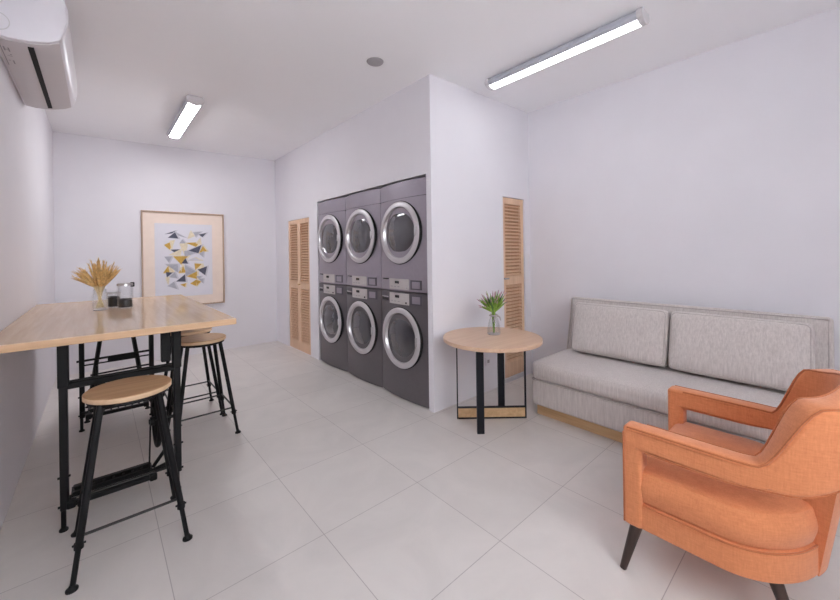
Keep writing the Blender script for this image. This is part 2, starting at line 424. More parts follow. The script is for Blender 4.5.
# ------------------------------------------------------------------ stacked laundry machines
UW = .697
def bow(x, hw=UW/2, b=.034): return -b*(1-(x/hw)**2)
def machine_plan(hw, depth=.72, inset=0):
    n = 16; pts = [(-hw+2*hw*i/n, bow(-hw+2*hw*i/n)+inset) for i in range(n+1)]
    return pts+[(hw, depth), (-hw, depth)]
def bowed_plate(bm, x0, x1, z0, z1, d0, d1, n=8):
    """slab that follows the bowed front, standing d0 proud and reaching d1 in"""
    xs = [x0+(x1-x0)*i/n for i in range(n+1)]
    poly = [(x, bow(x)-d0) for x in xs]+[(x, bow(x)+d1) for x in xs[::-1]]
    prism(bm, poly, z0, z1, 'Z')
def machine(kind, label, loc):
    dryer = kind == 'dryer'
    t = thing('tumble_dryer' if dryer else 'washing_machine', label, 'dryer' if dryer else 'washing machine', loc, -PI/2)
    H = 1.022 if dryer else 1.012
    top = .868 if dryer else H-.004
    bm = B(); prism(bm, machine_plan(UW/2-.002), .012 if not dryer else .004, top, 'Z', .004, 1)
    obj('cabinet', bm, M['cab'] if dryer else M['cab_shaded'], t, True)
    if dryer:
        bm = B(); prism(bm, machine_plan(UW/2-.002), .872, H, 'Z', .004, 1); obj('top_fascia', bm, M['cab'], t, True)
        bm = B(); prism(bm, machine_plan(UW/2-.006, .6, .006), .86, .88); obj('seam', bm, M['shadow_gap'], t)
    else:
        bm = B(); prism(bm, machine_plan(UW/2-.02, .6, .02), 0, .02); obj('plinth_base', bm, M['shadow_gap'], t)
    zc = .552 if dryer else .578
    yb = bow(0)
    # door: gasket, bright ring, inner chrome throat, dark domed glass
    ring = B()
    R = .292 if dryer else .284
    lathe(ring, [(R, .03), (R, -.008), (R-.006, -.013), (R-.03, -.017), (R-.046, -.018), (R-.053, -.013)], (0, yb, zc), 'Y', 56)
    d = obj('door', ring, M['chrome'], t, True)
    g = B(); lathe(g, [(R+.007, .04), (R+.007, .0), (R+.004, -.004), (R-.004, -.004)], (0, yb, zc), 'Y', 48); obj('gasket', g, M['shadow_gap'], d, True)
    g = B(); lathe(g, [(R-.052, -.014), (R-.060, .010), (R-.072, .018), (R-.084, .010)], (0, yb, zc), 'Y', 48); obj('inner_trim', g, M['steel'], d, True)
    g = B(); lathe(g, [(R-.082, .012), (R-.1, .002), (.14, -.006), (.09, -.014), (.04, -.018), (0, -.019)], (0, yb, zc), 'Y', 48); obj('door_glass', g, M['mglass'], d, True)
    g = B(); box(g, (R-.05, yb-.028, zc-.04), (R-.03, yb-.014, zc+.04), .005, 2); obj('door_handle', g, M['steel'], d, True)
    # control panel with display and buttons
    z0, z1 = (.018, .118) if dryer else (.893, .998)
    cx = -.02
    g = B(); bowed_plate(g, cx-.148, cx+.148, z0, z1, .006, .01); p = obj('control_panel', g, M['panel'], t)
    g = B(); bowed_plate(g, cx-.05, cx+.012, z1-.045, z1-.02, .009, .0, 4); obj('display', g, M['display'], p)
    g = B(); bowed_plate(g, cx+.105, cx+.12, z0+.012, z0+.027, .010, .0, 2); obj('button', g, M['steel'] if dryer else M['display'], p)
    for k in range(3):
        g = B(); bowed_plate(g, cx-.12+.055*k, cx-.09+.055*k, z0+.022, z0+.03, .008, .0, 2); obj('button', g, M['grille'], p)
    # payment box to the right: dark surround and grey square
    g = B(); bowed_plate(g, .15, .285, z0+.008, z1-.006, .004, .01); q = obj('payment_box', g, M['cab_trim'], t)
    g = B(); bowed_plate(g, .172, .266, z0+.02, z1-.02, .007, .0); obj('payment_face', g, M['cab'], q)
    if dryer:
        g = B(); bowed_plate(g, -.30, -.19, z1-.012, z1-.002, .002, .01); obj('vent_slot', g, M['display'], t)
    else:
        g = B(); bowed_plate(g, -.325, -.185, z0+.012, z1-.006, .004, .01); q = obj('detergent_drawer', g, M['cab_trim'], t)
        g = B(); bowed_plate(g, -.318, -.195, z0+.022, z0+.046, .007, .0); obj('drawer_grip', g, M['black_gloss'], q)
        g = B(); bowed_plate(g, -.318, -.195, z0+.052, z0+.062, .007, .0); obj('drawer_trim', g, M['steel'], q)
    return t
MX = XW+.012
for i, yc in enumerate((2.712, 3.41, 4.108)):
    w1 = ('nearest the white wall corner', 'in the middle of the three stacks', 'farthest back, next to the louvred door')[i]
    machine('washer', 'grey front-loading washing machine on the floor, '+w1, (MX, yc, 0))
    machine('dryer', 'grey tumble dryer stacked on a washer, '+w1, (MX, yc, 1.014))

# ------------------------------------------------------------------ picture
pt = thing('framed_print', 'large wood-framed print of gold and grey triangles on back wall', 'picture', (.897, YB, 1.338))
PW, PH = .484, .645
bm = B()
for a in ((-PW, -PH, -PW+.017, PH), (PW-.017, -PH, PW, PH), (-PW+.017, PH-.017, PW-.017, PH), (-PW+.017, -PH, PW-.017, -PH+.017)):
    box(bm, (a[0], -.034, a[1]), (a[2], -.001, a[3]), .002, 1)
obj('picture_frame', bm, M['frame_wood'], pt)
bm = B(); box(bm, (-PW+.015, -.012, -PH+.015), (PW-.015, -.002, PH-.015)); obj('mat_board', bm, M['mat_board'], pt)
bm = B(); box(bm, (-.343, -.0145, -.51), (.33, -.010, .485))
# triangle pattern: (px, pz) in a 459x600 reading of the sheet
tris = [((105,125),(145,120),(170,100),2),((125,150),(165,115),(185,155),2),((165,110),(190,135),(240,150),3),((255,150),(270,105),(290,135),1),((295,110),(345,105),(310,140),3),((335,125),(385,112),(358,142),2),
 ((98,205),(150,178),(130,235),0),((130,180),(150,178),(140,225),1),((198,190),(215,165),(235,190),3),((250,190),(330,185),(308,215),0),((310,190),(335,158),(340,195),1),
 ((200,205),(240,200),(228,270),1),((140,240),(195,238),(175,268),2),((135,272),(195,240),(190,275),1),((245,250),(300,225),(300,265),3),((265,245),(345,208),(325,262),2),((230,250),(300,262),(235,290),3),((335,260),(360,215),(385,248),0),((335,270),(365,250),(360,292),3),
 ((98,292),(142,290),(122,328),3),((160,290),(245,290),(205,342),0),((195,290),(225,290),(205,338),0),((210,338),(235,305),(250,340),2),((250,320),(300,300),(340,320),4),
 ((110,348),(180,348),(180,400),3),((90,402),(120,358),(150,402),0),((120,358),(150,402),(128,400),1),((190,405),(215,360),(235,405),0),((195,375),(215,360),(205,400),1),((235,360),(305,402),(238,430),3),((300,345),(345,350),(305,388),0),((310,385),(350,355),(365,385),1),((325,390),(385,370),(372,428),2),
 ((105,402),(145,405),(110,435),2),((130,435),(160,405),(175,445),3),((175,468),(228,425),(232,472),2),((250,435),(312,405),(310,455),0),((310,440),(345,440),(330,460),3),
 ((100,440),(118,440),(112,482),1),((118,500),(155,475),(172,522),3),((200,495),(235,488),(228,512),0),((270,490),(310,465),(305,508),0),((312,470),(340,478),(312,508),0),((330,462),(360,460),(355,490),3)]
sheet_x = lambda u: -.348+(u-30)/(425-30)*.673
sheet_z = lambda v: .475-(v-55)/(600-55)*1.02
for ti, (a, b_, c, k) in enumerate(tris):
    g0 = ((a[0]+b_[0]+c[0])/3, (a[1]+b_[1]+c[1])/3)
    for sc, dy, mi in ((1.5, -.0147-.00001*ti, 5 if k in (2, 3) else 2), (1.16, -.0153-.00002*ti, 1+k)):
        vs = [bm.verts.new((sheet_x(g0[0]+(p[0]-g0[0])*sc+(6 if mi in (2, 5) and sc > 1.3 else 0)), dy, sheet_z(g0[1]+(p[1]-g0[1])*sc))) for p in (a, b_, c)]
        f = bm.faces.new(vs); f.material_index = mi
pr = obj('print_sheet', bm, None, pt, mats=[M['paper'], M['gold'], M['pale_gold'], M['slate'], M['p_grey'], M['p_pale']])

# ------------------------------------------------------------------ ceiling things
def batten(label, x, y0, y1, lens='lamp'):
    z = ceil_z(x); L = y1-y0
    t = thing('ceiling_light', label, 'ceiling light', (x, (y0+y1)/2, z-.002))
    t.rotation_euler = (0, -math.atan(.025), 0)
    bm = B(); box(bm, (-.05, -L/2+.02, -.03), (.05, L/2-.02, 0), .004, 1); obj('housing', bm, M['lamp_side'], t)
    prof = [(.072*math.cos(a), -.028-.05*math.sin(a)) for a in [PI*k/12 for k in range(13)]]
    # the lens: lit belly between grey flanks
    bm = B(); i0, i1 = (3, 10)
    prism(bm, prof[i0:i1]+[(-.04, -.03), (.04, -.03)], -L/2+.035, L/2-.035, 'Y'); obj('lit_lens', bm, M[lens], t, True)
    for s in (-1, 1):
        bm = B()
        pp = prof[0:i0+1] if s > 0 else prof[i1-1:13]
        prism(bm, pp+([(.045, -.03)] if s > 0 else [(-.045, -.03)]), -L/2+.035, L/2-.035, 'Y'); obj('side_flank', bm, M['lamp_side'], t, True)
        bm = B(); y = s*(L/2-.018)
        prism(bm, [(p[0]*1.06, p[1]*1.03) for p in prof]+[(-.06, 0), (.06, 0)], y-.018, y+.018, 'Y', .003, 1); obj('end_cap', bm, M['plastic_grey'], t)
    return t
batten('long lit batten light on ceiling above the grey sofa', 2.67, .80, 2.06)
batten('long lit batten light on ceiling toward the back wall with picture', .69, 3.93, 5.24, 'lamp_back')
bm = B(); lathe(bm, [(0, -.012), (.05, -.012), (.062, -.008), (.068, 0), (0, 0)], (1.66, 2.40, ceil_z(1.66)), 'Z', 32)
tag(obj('ceiling_speaker', bm, M['grille'], None, True), 'small round grey disc flush on the ceiling', 'ceiling disc')

# ------------------------------------------------------------------ air conditioner
ac = thing('air_conditioner', 'white wall-mounted air conditioner high on the left wall', 'air conditioner', (XL, 3.22, 2.455))
def ac_poly(s=1):
    return [(.002, 0), (.06, -.008), (.14, 0), (.21, .022), (.245, .045), (.262, .08), (.272, .15), (.272, .22), (.258, .285), (.225, .31), (.002, .31)]
bm = B(); prism(bm, ac_poly(), -.56, .56, 'Y', .008, 2); obj('body', bm, M['plastic'], ac, True)
bm = B()
pl = [(.012, -.006), (.06, -.0115), (.14, -.0035), (.208, .0175), (.243, .0395), (.235, .05), (.02, .03)]
prism(bm, pl, -.535, .545, 'Y', .001, 1); ub = obj('underside_panel', bm, M['plastic_grey'], ac, True)
bm = B(); prism(bm, [(.124, -.0105), (.146, -.0075), (.146, .02), (.124, .02)], -.50, .50, 'Y'); obj('air_outlet', bm, M['shadow_gap'], ac)
bm = B(); prism(bm, [(.262, .08), (.277, .15), (.277, .22), (.262, .28), (.255, .28), (.255, .08)], -.545, .545, 'Y', .003, 1); obj('front_panel', bm, M['plastic'], ac, True)
bm = B(); lathe(bm, [(.044, -.001), (.044, -.0025), (.040, -.0025), (.040, -.001)], (.028, -.56, .062), 'Y', 28); obj('screw_cover', bm, M['plastic_grey'], ac, True)
# rating marks printed on the underside near the wall
bm = B()
def mark(x0, x1, y0, y1): 
    def zz(x): return -.006-(x-.012)/(.06-.012)*.0055-.0008
    vs = [bm.verts.new((x, y, zz(x))) for x, y in ((x0, y0), (x1, y0), (x1, y1), (x0, y1))]; bm.faces.new(vs)
for k, (x, y, w_, l_) in enumerate(((.046, -.44, .006, .05), (.030, -.44, .006, .05), (.034, -.415, .012, .006), (.046, -.36, .006, .012), (.034, -.335, .018, .006), (.046, -.28, .006, .05), (.030, -.27, .008, .008))):
    mark(x, x+w_, y, y+l_)
mark(.02, .024, -.48, -.19)
obj('printed_marks', bm, M['label_ink'], ub)

# ------------------------------------------------------------------ bar table
tb = thing('bar_table', 'long oak-topped bar table on black treadle ironwork along left wall', 'table', (0, 0, 0))
TX0, TX1, TY0, TY1, TZ = XL+.006, .603, 2.335, 4.255, 1.0
bm = B(); box(bm, (TX0, TY0, TZ-.036), (TX1, TY1, TZ), .004, 2); obj('tabletop', bm, M['oak'], tb)
bm = B(); box(bm, (TX0+.002, TY0-.0015, TZ-.034), (TX1-.002, TY0+.004, TZ-.003), .001, 1); box(bm, (TX1-.004, TY0+.002, TZ-.034), (TX1+.0015, TY1-.002, TZ-.003), .001, 1)
obj('edge_band', bm, M['oak_edge'], tb)
def trestle(y, far=False):
    xl, xr = (-.143, .338) if not far else (-.112, .335)
    for x, s in ((xl, -1), (xr, 1)):
        bm = B()
        box(bm, (x-.016, y-.015, .105), (x+.016, y+.05, TZ-.037), .003, 1)
        tube(bm, [(x-.004, y, .12), (x-.004, y, .012)], .010, 10)
        lathe(bm, [(0, 0), (.018, 0), (.018, .008), (.01, .016), (0, .016)], (x-.004, y, 0), 'Z', 14)
        l = obj('leg', bm, M['black'], tb, True)
        bm = B(); box(bm, (x-s*.002-.021, y-.03, .72), (x-s*.002+.021, y+.03, TZ-.038), .003, 1)
        if s > 0: box(bm, (x-.075, y-.01, .76), (x-.03, y+.03, TZ-.038), .003, 1)
        obj('sleeve', bm, M['black'], l)
        for zz in (.27, .125):
            bm = B(); tube(bm, [(x-.024, y-.008, zz), (x+.024, y-.008, zz)], .006, 8); obj('bolt', bm, M['black'], l)
    if not far:
        bm = B(); box(bm, (xl, y-.012, .704), (xr, y+.012, .736), .003, 1); tube(bm, [(xl, y+.02, .735), (xr, y+.02, .735)], .008, 8)
        obj('crossbar', bm, M['black'], tb)
    else:
        bm = B(); tube(bm, [(xl-.03, y, .552), (xr, y, .56)], .009, 8); tube(bm, [(xl, y, .515), (xr, y, .522)], .006, 8); tube(bm, [(xl+.05, y, .43), (xr, y, .44)], .007, 8)
        box(bm, (.045, y-.012, .513), (.225, y+.012, .562), .003, 1)
        tube(bm, [(xl+.09, y, .50), (xl+.09, y, .33)], .009, 8)
        obj('crossbar', bm, M['black'], tb)
        bm = B(); box(bm, (xl+.075, y-.02, .28), (xl+.14, y+.02, .36), .01, 2); obj('bearing', bm, M['black'], tb)
    # treadle plate: two rails, ribs, end bosses
    y0, y1, zt = (y-.02, y+.175, .125) if not far else (y-.27, y+.01, .185)
    a, b_ = (-.118, .218) if not far else (-.07, .275)
    bm = B()
    for yy in (y0, (y0+y1)/2, y1-.03): box(bm, (a, yy, zt-.012), (b_, yy+.03, zt+.012), .004, 1)
    for k in range(9):
        xx = a+(b_-a)*k/8; box(bm, (xx-.005, y0+.01, zt-.008), (xx+.005, y1-.005, zt+.004))
    for xx in (a, b_):
        box(bm, (xx-.018, y0-.004, zt-.02), (xx+.018, y0+.05, zt+.02), .008, 2)
    for yy in (y0+.06, y0+.12): tube(bm, [(a, yy, zt+.012), (b_, yy, zt+.012)], .003, 6)
    tr = obj('treadle', bm, M['black'], tb)
    bm = B(); tube(bm, [(xl, (y0+y1)/2, zt-.004), (xr, (y0+y1)/2, zt-.004)], .011, 8); obj('pivot_rod', bm, M['black'], tb)
    if not far:
        bm = B(); tube(bm, [(a, y0+.03, zt+.02), (b_, y0+.03, zt+.02)], .0025, 6); obj('wire', bm, M['steel'], tr)
        c = Vector((.243, y+.07, .41)); n = 32
        bm = B(); tube(bm, [c+Vector((0, .138*math.cos(2*PI*k/n), .138*math.sin(2*PI*k/n))) for k in range(n)], .012, 8, closed=True)
        for k in range(5):
            an = 2*PI*k/5+.3; tube(bm, [c, c+Vector((0, .135*math.cos(an), .135*math.sin(an)))], .008, 6)
        lathe(bm, [(0, -.03), (.025, -.03), (.025, .03), (0, .03)], c, 'X', 16)
        tube(bm, [c, (xr, c.y, c.z)], .01, 8)
        obj('flywheel', bm, M['black'], tb, True)
        bm = B(); tube(bm, [c+Vector((-.028, 0, .0)), (.206, c.y, zt+.01)], .0045, 8); lathe(bm, [(0, -.008), (.014, -.008), (.014, .008), (0, .008)], c+Vector((-.028, 0, 0)), 'X', 12)
        obj('pitman_rod', bm, M['black'], tb)
        bm = B(); tube(bm, [(.225, y+.07, zt+.02), (.30, y+.03, .27)], .01, 8); tube(bm, [(.22, y+.07, zt), (xr, y+.03, .17)], .01, 8); obj('brace', bm, M['black'], tb)
trestle(2.57); trestle(3.945, True)

# ------------------------------------------------------------------ bar stools
def make_stool():
    t = thing('bar_stool', '', 'stool', (0, 0, 0), 0, 'bar stools round the oak table')
    SZ, SR = .736, .170
    bm = B(); lathe(bm, [(0, SZ), (SR-.004, SZ), (SR, SZ-.004)], seg=56); lathe(bm, [(SR, SZ-.022), (SR-.004, SZ-.026), (0, SZ-.026)], seg=56)
    bmesh.ops.remove_doubles(bm, verts=bm.verts, dist=1e-5)
    st = obj('seat', bm, M['seat_wood'], t, True)
    bm = B(); lathe(bm, [(SR-.0005, SZ-.003), (SR+.0008, SZ-.004), (SR+.0008, SZ-.022), (SR-.0005, SZ-.023)], seg=56); obj('seat_edge', bm, M['seat_edge'], st, True)
    bm = B(); n = 40
    tube(bm, [(.150*math.cos(2*PI*k/n), .150*math.sin(2*PI*k/n), SZ-.036) for k in range(n)], .0095, 8, closed=True)
    box(bm, (-.145, -.012, SZ-.042), (.145, .012, SZ-.027)); box(bm, (-.012, -.145, SZ-.042), (.012, .145, SZ-.027))
    obj('seat_ring', bm, M['black'], t, True)
    def leg_pt(sx, sy, z):
        k = (SZ-.03-z)/(SZ-.03); return Vector((sx*(.107+.096*k), sy*(.107+.096*k), z))
    for sx in (-1, 1):
        for sy in (-1, 1):
            bm = B()
            tube(bm, [leg_pt(sx, sy, SZ-.03), leg_pt(sx, sy, .16)], .0135, 12)
            tube(bm, [leg_pt(sx, sy, .17), leg_pt(sx, sy, .012)], .010, 12)
            lathe(bm, [(.0165, -.012), (.0165, .012)], leg_pt(sx, sy, .16), 'Z', 12)
            l = obj('leg', bm, M['black'], t, True)
            p = leg_pt(sx, sy, 0)
            bm = B(); lathe(bm, [(0, 0), (.021, 0), (.021, .007), (.012, .014), (.009, .022), (0, .022)], p, 'Z', 16); obj('foot_pad', bm, M['black'], l, True)
            bm = B(); q = leg_pt(sx, sy, .165); tube(bm, [q-Vector((.022, 0, 0)), q+Vector((.022, 0, 0))], .0045, 8); obj('leg_bolt', bm, M['black'], l)
    for (a, b_) in (((-1, -1), (1, -1)), ((1, -1), (1, 1)), ((1, 1), (-1, 1)), ((-1, 1), (-1, -1))):
        zr = .195 if a[1] == b_[1] else .205
        bm = B(); tube(bm, [leg_pt(*a, zr), leg_pt(*b_, zr)], .0062, 8); obj('footrest', bm, M['rod'], t, True)
    return t
st0 = make_stool()
for i, (x, y, rz, lab) in enumerate((
    (.105, 2.288, 0, 'round wooden-seat black bar stool nearest the camera, at the table end'),
    (.592, 3.275, .0, 'round-seat black bar stool on the open side, nearer of the pair'),
    (.585, 3.725, .0, 'round-seat black bar stool on the open side, half hidden behind the nearer one'),
    (.115, 4.335, .0, 'black bar stool at far end, only its legs seen under the tabletop'))):
    s = st0 if i == 0 else copy_tree(st0)
    s.location = (x, y, 0); s.rotation_euler = (0, 0, rz); s['label'] = lab

# ------------------------------------------------------------------ things on the bar table
vx, vy = .003, 3.42
v = thing('glass_jar_vase', 'clear glass jar holding dried wheat on oak bar table', 'vase', (vx, vy, TZ))
bm = B(); lathe(bm, [(0, .004), (.040, .004), (.044, .012), (.044, .09), (.042, .108), (.036, .124), (.035, .132), (.038, .138), (.038, .146), (.035, .146), (.033, .132), (.033, .122), (.039, .107), (.041, .09), (.041, .014), (0, .008)], seg=32)
obj('jar_body', bm, M['glass'], v, True)
bm = B(); lathe(bm, [(0, 0), (.037, 0), (.039, .004), (0, .005)], seg=28); obj('jar_base', bm, M['ribbon'], v, True)
wh = thing('wheat_bunch', 'bunch of dried golden wheat ears fanning out of glass jar', 'dried flowers', (vx, vy, TZ+.008))
for k in range(64):
    a = random.uniform(0, 2*PI); sp = random.random()**.75
    if k < 5: a = PI+random.uniform(-.35, .35); sp = random.uniform(.9, 1.15)
    if k == 5 or k == 6: a = random.uniform(-.3, .3); sp = .75
    r1 = .024*math.sqrt(random.random()); tip = Vector((math.cos(a)*.128*sp, math.sin(a)*.09*sp, .35-.085*sp**2+random.uniform(-.05, .012)))
    p0 = Vector((-math.cos(a)*r1, -math.sin(a)*r1, .011)); p1 = Vector((math.cos(a)*.022*sp, math.sin(a)*.022*sp, .145))
    pts = []
    for j in range(9):
        u = j/8
        pts.append(p0.lerp(p1, u/.45) if u < .45 else p1+(tip-p1)*((u-.45)/.55)+Vector((0, 0, .015*sp*math.sin(PI*(u-.45)/.55))))
    bm = B(); tube(bm, pts[:7], .0021, 5); s = obj('wheat_stalk', bm, M['straw'], wh)
    e0, e1 = pts[4], pts[8]
    bm = B(); es = [e0.lerp(e1, j/6)+Vector((0, 0, .005*sp*math.sin(PI*j/6))) for j in range(7)]
    tube(bm, es, [.002, .0052, .0062, .006, .005, .0035, .001], 6)
    for j in range(2, 6):
        q = es[j]; dr = (e1-e0).normalized()
        for m_ in range(3):
            o_ = Vector((random.uniform(-1, 1), random.uniform(-1, 1), random.uniform(-.4, .4)))*.012
            tube(bm, [q, q+dr*.03+o_], [.0012, .0004], 4)
    obj('wheat_ear', bm, M['wheat'], s)
def canister(label, x, y, r, h, lid, fill, grp):
    t = thing('glass_canister', label, 'canister', (x, y, TZ), 0, grp)
    bm = B(); lathe(bm, [(0, .002), (r-.004, .002), (r, .008), (r, h-.012), (r-.002, h), (r-.005, h), (r-.005, .01), (0, .006)], seg=36); obj('canister_body', bm, M['glass'], t, True)
    if lid:
        bm = B(); lathe(bm, [(0, h+.016), (r-.004, h+.016), (r, h+.012), (r+.001, h-.002), (0, h-.002)], seg=36); l = obj('lid', bm, M['steel'], t, True)
        bm = B(); box(bm, (r-.018, -.014, h-.012), (r+.006, .014, h+.02), .003, 1); obj('clasp', bm, M['black'], l)
    else:
        bm = B(); lathe(bm, [(r+.001, h-.004), (r+.002, h-.002), (r+.001, h+.003), (r-.004, h+.003)], seg=30); obj('rim', bm, M['steel'], t, True)
    bm = B()
    lathe(bm, [(0, .007), (r-.0065, .0105), (r-.0065, fill-.006), (r-.02, fill), (0, fill+.004)], seg=30)
    rr = random.Random(3)
    for k in range(90):
        a = rr.uniform(0, 2*PI); q = (r-.012)*math.sqrt(rr.random())
        bmesh.ops.create_icosphere(bm, subdivisions=1, radius=.005, matrix=Matrix.Translation((q*math.cos(a), q*math.sin(a), fill+.001)) @ Matrix.Diagonal((1, .7, .7, 1)))
    bn = obj('coffee_beans', bm, M['beans'], None, True); bn.location = (x, y, TZ); tag(bn, ('black beans filling the lower part of the lidded glass canister' if lid else 'dark beans nearly filling the small glass canister'), 'beans', None, 'stuff')
canister('larger glass canister with metal lid, partly filled with black beans', .140, 3.395, .047, .166, True, .068, 'glass canisters on the bar table')
canister('smaller open glass canister of dark beans, between vase and lidded one', .078, 3.50, .041, .110, False, .082, 'glass canisters on the bar table')

# ------------------------------------------------------------------ round table
rt = thing('round_table', 'round wooden side table on crossed black legs by the sofa', 'table', (2.375, 1.845, 0))
RZ = .69
bm = B(); lathe(bm, [(0, RZ), (.388, RZ), (.391, RZ-.003), (.391, RZ-.027), (.388, RZ-.03), (0, RZ-.03)], seg=72); obj('tabletop', bm, M['round_wood'], rt, True)
def L(p): return Vector((p[0]-2.385, p[1]-1.845, 0))
a, b_ = L((2.168, 1.792)), L((2.647, 1.953))
ux = Vector((.753, -.658, 0)); uy = Vector((.658, .753, 0))
for p in (a, b_):
    bm = B()
    r = bmesh.ops.create_cube(bm, size=1)
    for vtx in r['verts']:
        q = vtx.co; vtx.co = p+ux*(q.x*.054)+uy*(q.y*.03)+Vector((0, 0, (q.z+.5)*(RZ-.0305)))
    obj('leg', bm, M['navy'], rt)
c, d = L((2.224, 2.081)), L((2.648, 1.712))
for p in (c, d):
    bm = B(); r = bmesh.ops.create_cube(bm, size=1)
    for vtx in r['verts']:
        q = vtx.co; vtx.co = p+ux*(q.x*.008)+uy*(q.y*.03)+Vector((0, 0, (q.z+.5)*(RZ-.0305)))
    obj('thin_leg', bm, M['navy'], rt)
ud = (d-c).normalized()
def bar(h0, h1, wid, mat, nm, dz=0):
    bm = B(); r = bmesh.ops.create_cube(bm, size=1); mid = (c+d)/2; ln = (d-c).length
    for vtx in r['verts']:
        q = vtx.co; vtx.co = mid+ud*(q.x*(ln-.012))+ud.cross(Vector((0, 0, 1)))*(q.y*wid)+Vector((0, 0, h0+(q.z+.5)*(h1-h0)))
    obj(nm, bm, mat, rt)
bar(.012, .088, .022, M['plinth'], 'stretcher'); bar(0, .012, .03, M['navy'], 'foot_bar'); bar(.088, .093, .03, M['navy'], 'stretcher_cap')
# crossing rails under the top
bm = B()
for p, q in ((a, b_), (c, d)):
    tube(bm, [p+Vector((0, 0, RZ-.038)), q+Vector((0, 0, RZ-.038))], .007, 6)
obj('top_rail', bm, M['navy'], rt)

px, py = 2.457, 1.885
v = thing('glass_bottle_vase', 'small clear glass vase with ribbon on round table', 'vase', (px, py, RZ))
bm = B(); lathe(bm, [(0, .003), (.05, .003), (.056, .01), (.054, .04), (.046, .09), (.034, .13), (.026, .148), (.026, .163), (.029, .17), (.026, .17), (.023, .16), (.023, .147), (.031, .13), (.043, .09), (.051, .04), (.052, .012), (0, .007)], seg=32); obj('vase_body', bm, M['glass'], v, True)
bm = B(); lathe(bm, [(0, 0), (.05, 0), (.052, .004), (0, .006)], seg=28); obj('vase_base', bm, M['ribbon'], v, True)
bm = B(); n = 20; tube(bm, [(.031*math.cos(2*PI*k/n), .031*math.sin(2*PI*k/n), .155) for k in range(n)], .007, 6, closed=True)
for s in (-1, 1): tube(bm, [(s*.01, -.03, .155), (s*.035, -.036, .14), (s*.05, -.034, .11)], [.007, .006, .003], 6)
obj('ribbon', bm, M['ribbon'], v, True)
pl = thing('grass_flowers', 'bunch of green grassy leaves with pink tips in glass vase', 'flowers', (px, py, RZ+.008))
for k in range(90):
    an = random.uniform(0, 2*PI); sp = math.sqrt(random.random())
    tip = Vector((math.cos(an)*.135*sp, math.sin(an)*.12*sp, .355-.055*sp**2+random.uniform(-.08, .015)))
    p0 = Vector((math.cos(an)*.006, math.sin(an)*.006, .004)); p1 = Vector((math.cos(an)*.014*sp, math.sin(an)*.014*sp, .175))
    pts = [p0, p0.lerp(p1, .5), p1]+[p1+(tip-p1)*u+Vector((0, 0, .006*sp*math.sin(PI*u))) for u in (.2, .4, .6, .8, 1)]
    bm = B(); tube(bm, pts, [.0013, .0014, .004, .007, .0076, .006, .004, .0008], 5)
    lf = obj('leaf', bm, M['leaf_dark'] if k % 3 == 0 else M['leaf'], pl)
    if k % 2 == 0:
        bm = B(); dr = (pts[-1]-pts[-2]).normalized(); tube(bm, [tip-dr*.022, tip, tip+dr*.022], [.0022, .0046, .0008], 6); obj('flower_tip', bm, M['bud'], lf)

bm = B(); box(bm, (2.84, YN-.010, .255), (2.915, YN, .335), .003, 1); o = tag(obj('wall_outlet', bm, M['plastic']), 'small white socket low on wall behind the round table', 'outlet')
bm = B(); box(bm, (2.862, YN-.012, .28), (2.893, YN-.009, .31)); obj('socket_face', bm, M['grille'], o)

# ------------------------------------------------------------------ sofa
SY0, SY1 = .022, 1.70
sf = thing('sofa', 'long armless grey linen sofa with wooden plinth along right wall', 'sofa', (3.2, (SY0+SY1)/2, 0))
sl = (SY1-SY0)/2
bm = B(); box(bm, (-.425, -sl+.02, 0), (.40, sl-.012, .10), .003, 1); obj('plinth', bm, M['plinth'], sf)
bm = B(); soft_box(bm, (.445, sl-.002, .105), .022, (0, 0, 0), (6, 12, 4), Matrix.Translation((-.045, 0, .203))); obj('base', bm, M['sofa'], sf, True)
bm = B(); soft_box(bm, (.45, sl+.004, .077), .05, (.01, .0, .008), (10, 20, 4), Matrix.Translation((-.05, 0, .381))); sc_ = obj('seat_cushion', bm, M['sofa'], sf, True)
bm = B(); x0, y0 = -.492, sl-.0
tube(bm, [(x0+.02, -y0, .306), (x0, -y0+.02, .306), (x0, y0-.02, .306), (x0+.02, y0+.002, .306), (.35, y0+.002, .306)], .005, 8); obj('piping', bm, M['sofa_pipe'], sc_, True)
# raked back panel
bk = B()
rake = Matrix.Translation((.215, 0, .645)) @ Matrix.Rotation(math.radians(13.5), 4, 'Y')
soft_box(bk, (.058, sl+.004, .285), .028, (0, 0, 0), (4, 16, 8), rake); bo = obj('backrest', bk, M['sofa'], sf, True)
bm = B()
hh, zz = sl-.018, .285-.022
tube(bm, [rake @ Vector(q) for q in ((-.059, -hh, -.2), (-.059, -hh, zz), (-.059, hh, zz), (-.059, hh, -.2))], .004, 6); obj('piping', bm, M['sofa_pipe'], bo, True)
for y0, y1, lab in ((.852, 1.575, 'grey linen back cushion at the far end of the sofa, by the louvred door'), (.098, .834, 'grey linen back cushion at the near end of the sofa, above the armchair')):
    c = thing('sofa_cushion', lab, 'cushion', (3.178, (y0+y1)/2, .484), 0, 'back cushions on the sofa')
    hw = (y1-y0)/2
    R_ = Matrix.Translation((.058, 0, .207)) @ Matrix.Rotation(math.radians(13.5), 4, 'Y')
    bm = B(); soft_box(bm, (.055, hw, .212), .03, (.022, .004, .004), (5, 14, 10), R_); cb = obj('cover', bm, M['sofa'], c, True)
    bm = B(); q = .212-.012; w_ = hw-.012; x_ = -.052
    loop = []
    for (sy, sz, a0) in ((1, 1, 0), (-1, 1, PI/2), (-1, -1, PI), (1, -1, 3*PI/2)):
        for k in range(5):
            an = a0+PI/2*k/4; loop.append(R_ @ Vector((x_, sy*(w_-.03)+.03*math.cos(an), sz*(q-.03)+.03*math.sin(an))))
    tube(bm, loop, .0035, 6, closed=True); obj('piping', bm, M['sofa_pipe'], cb, True)

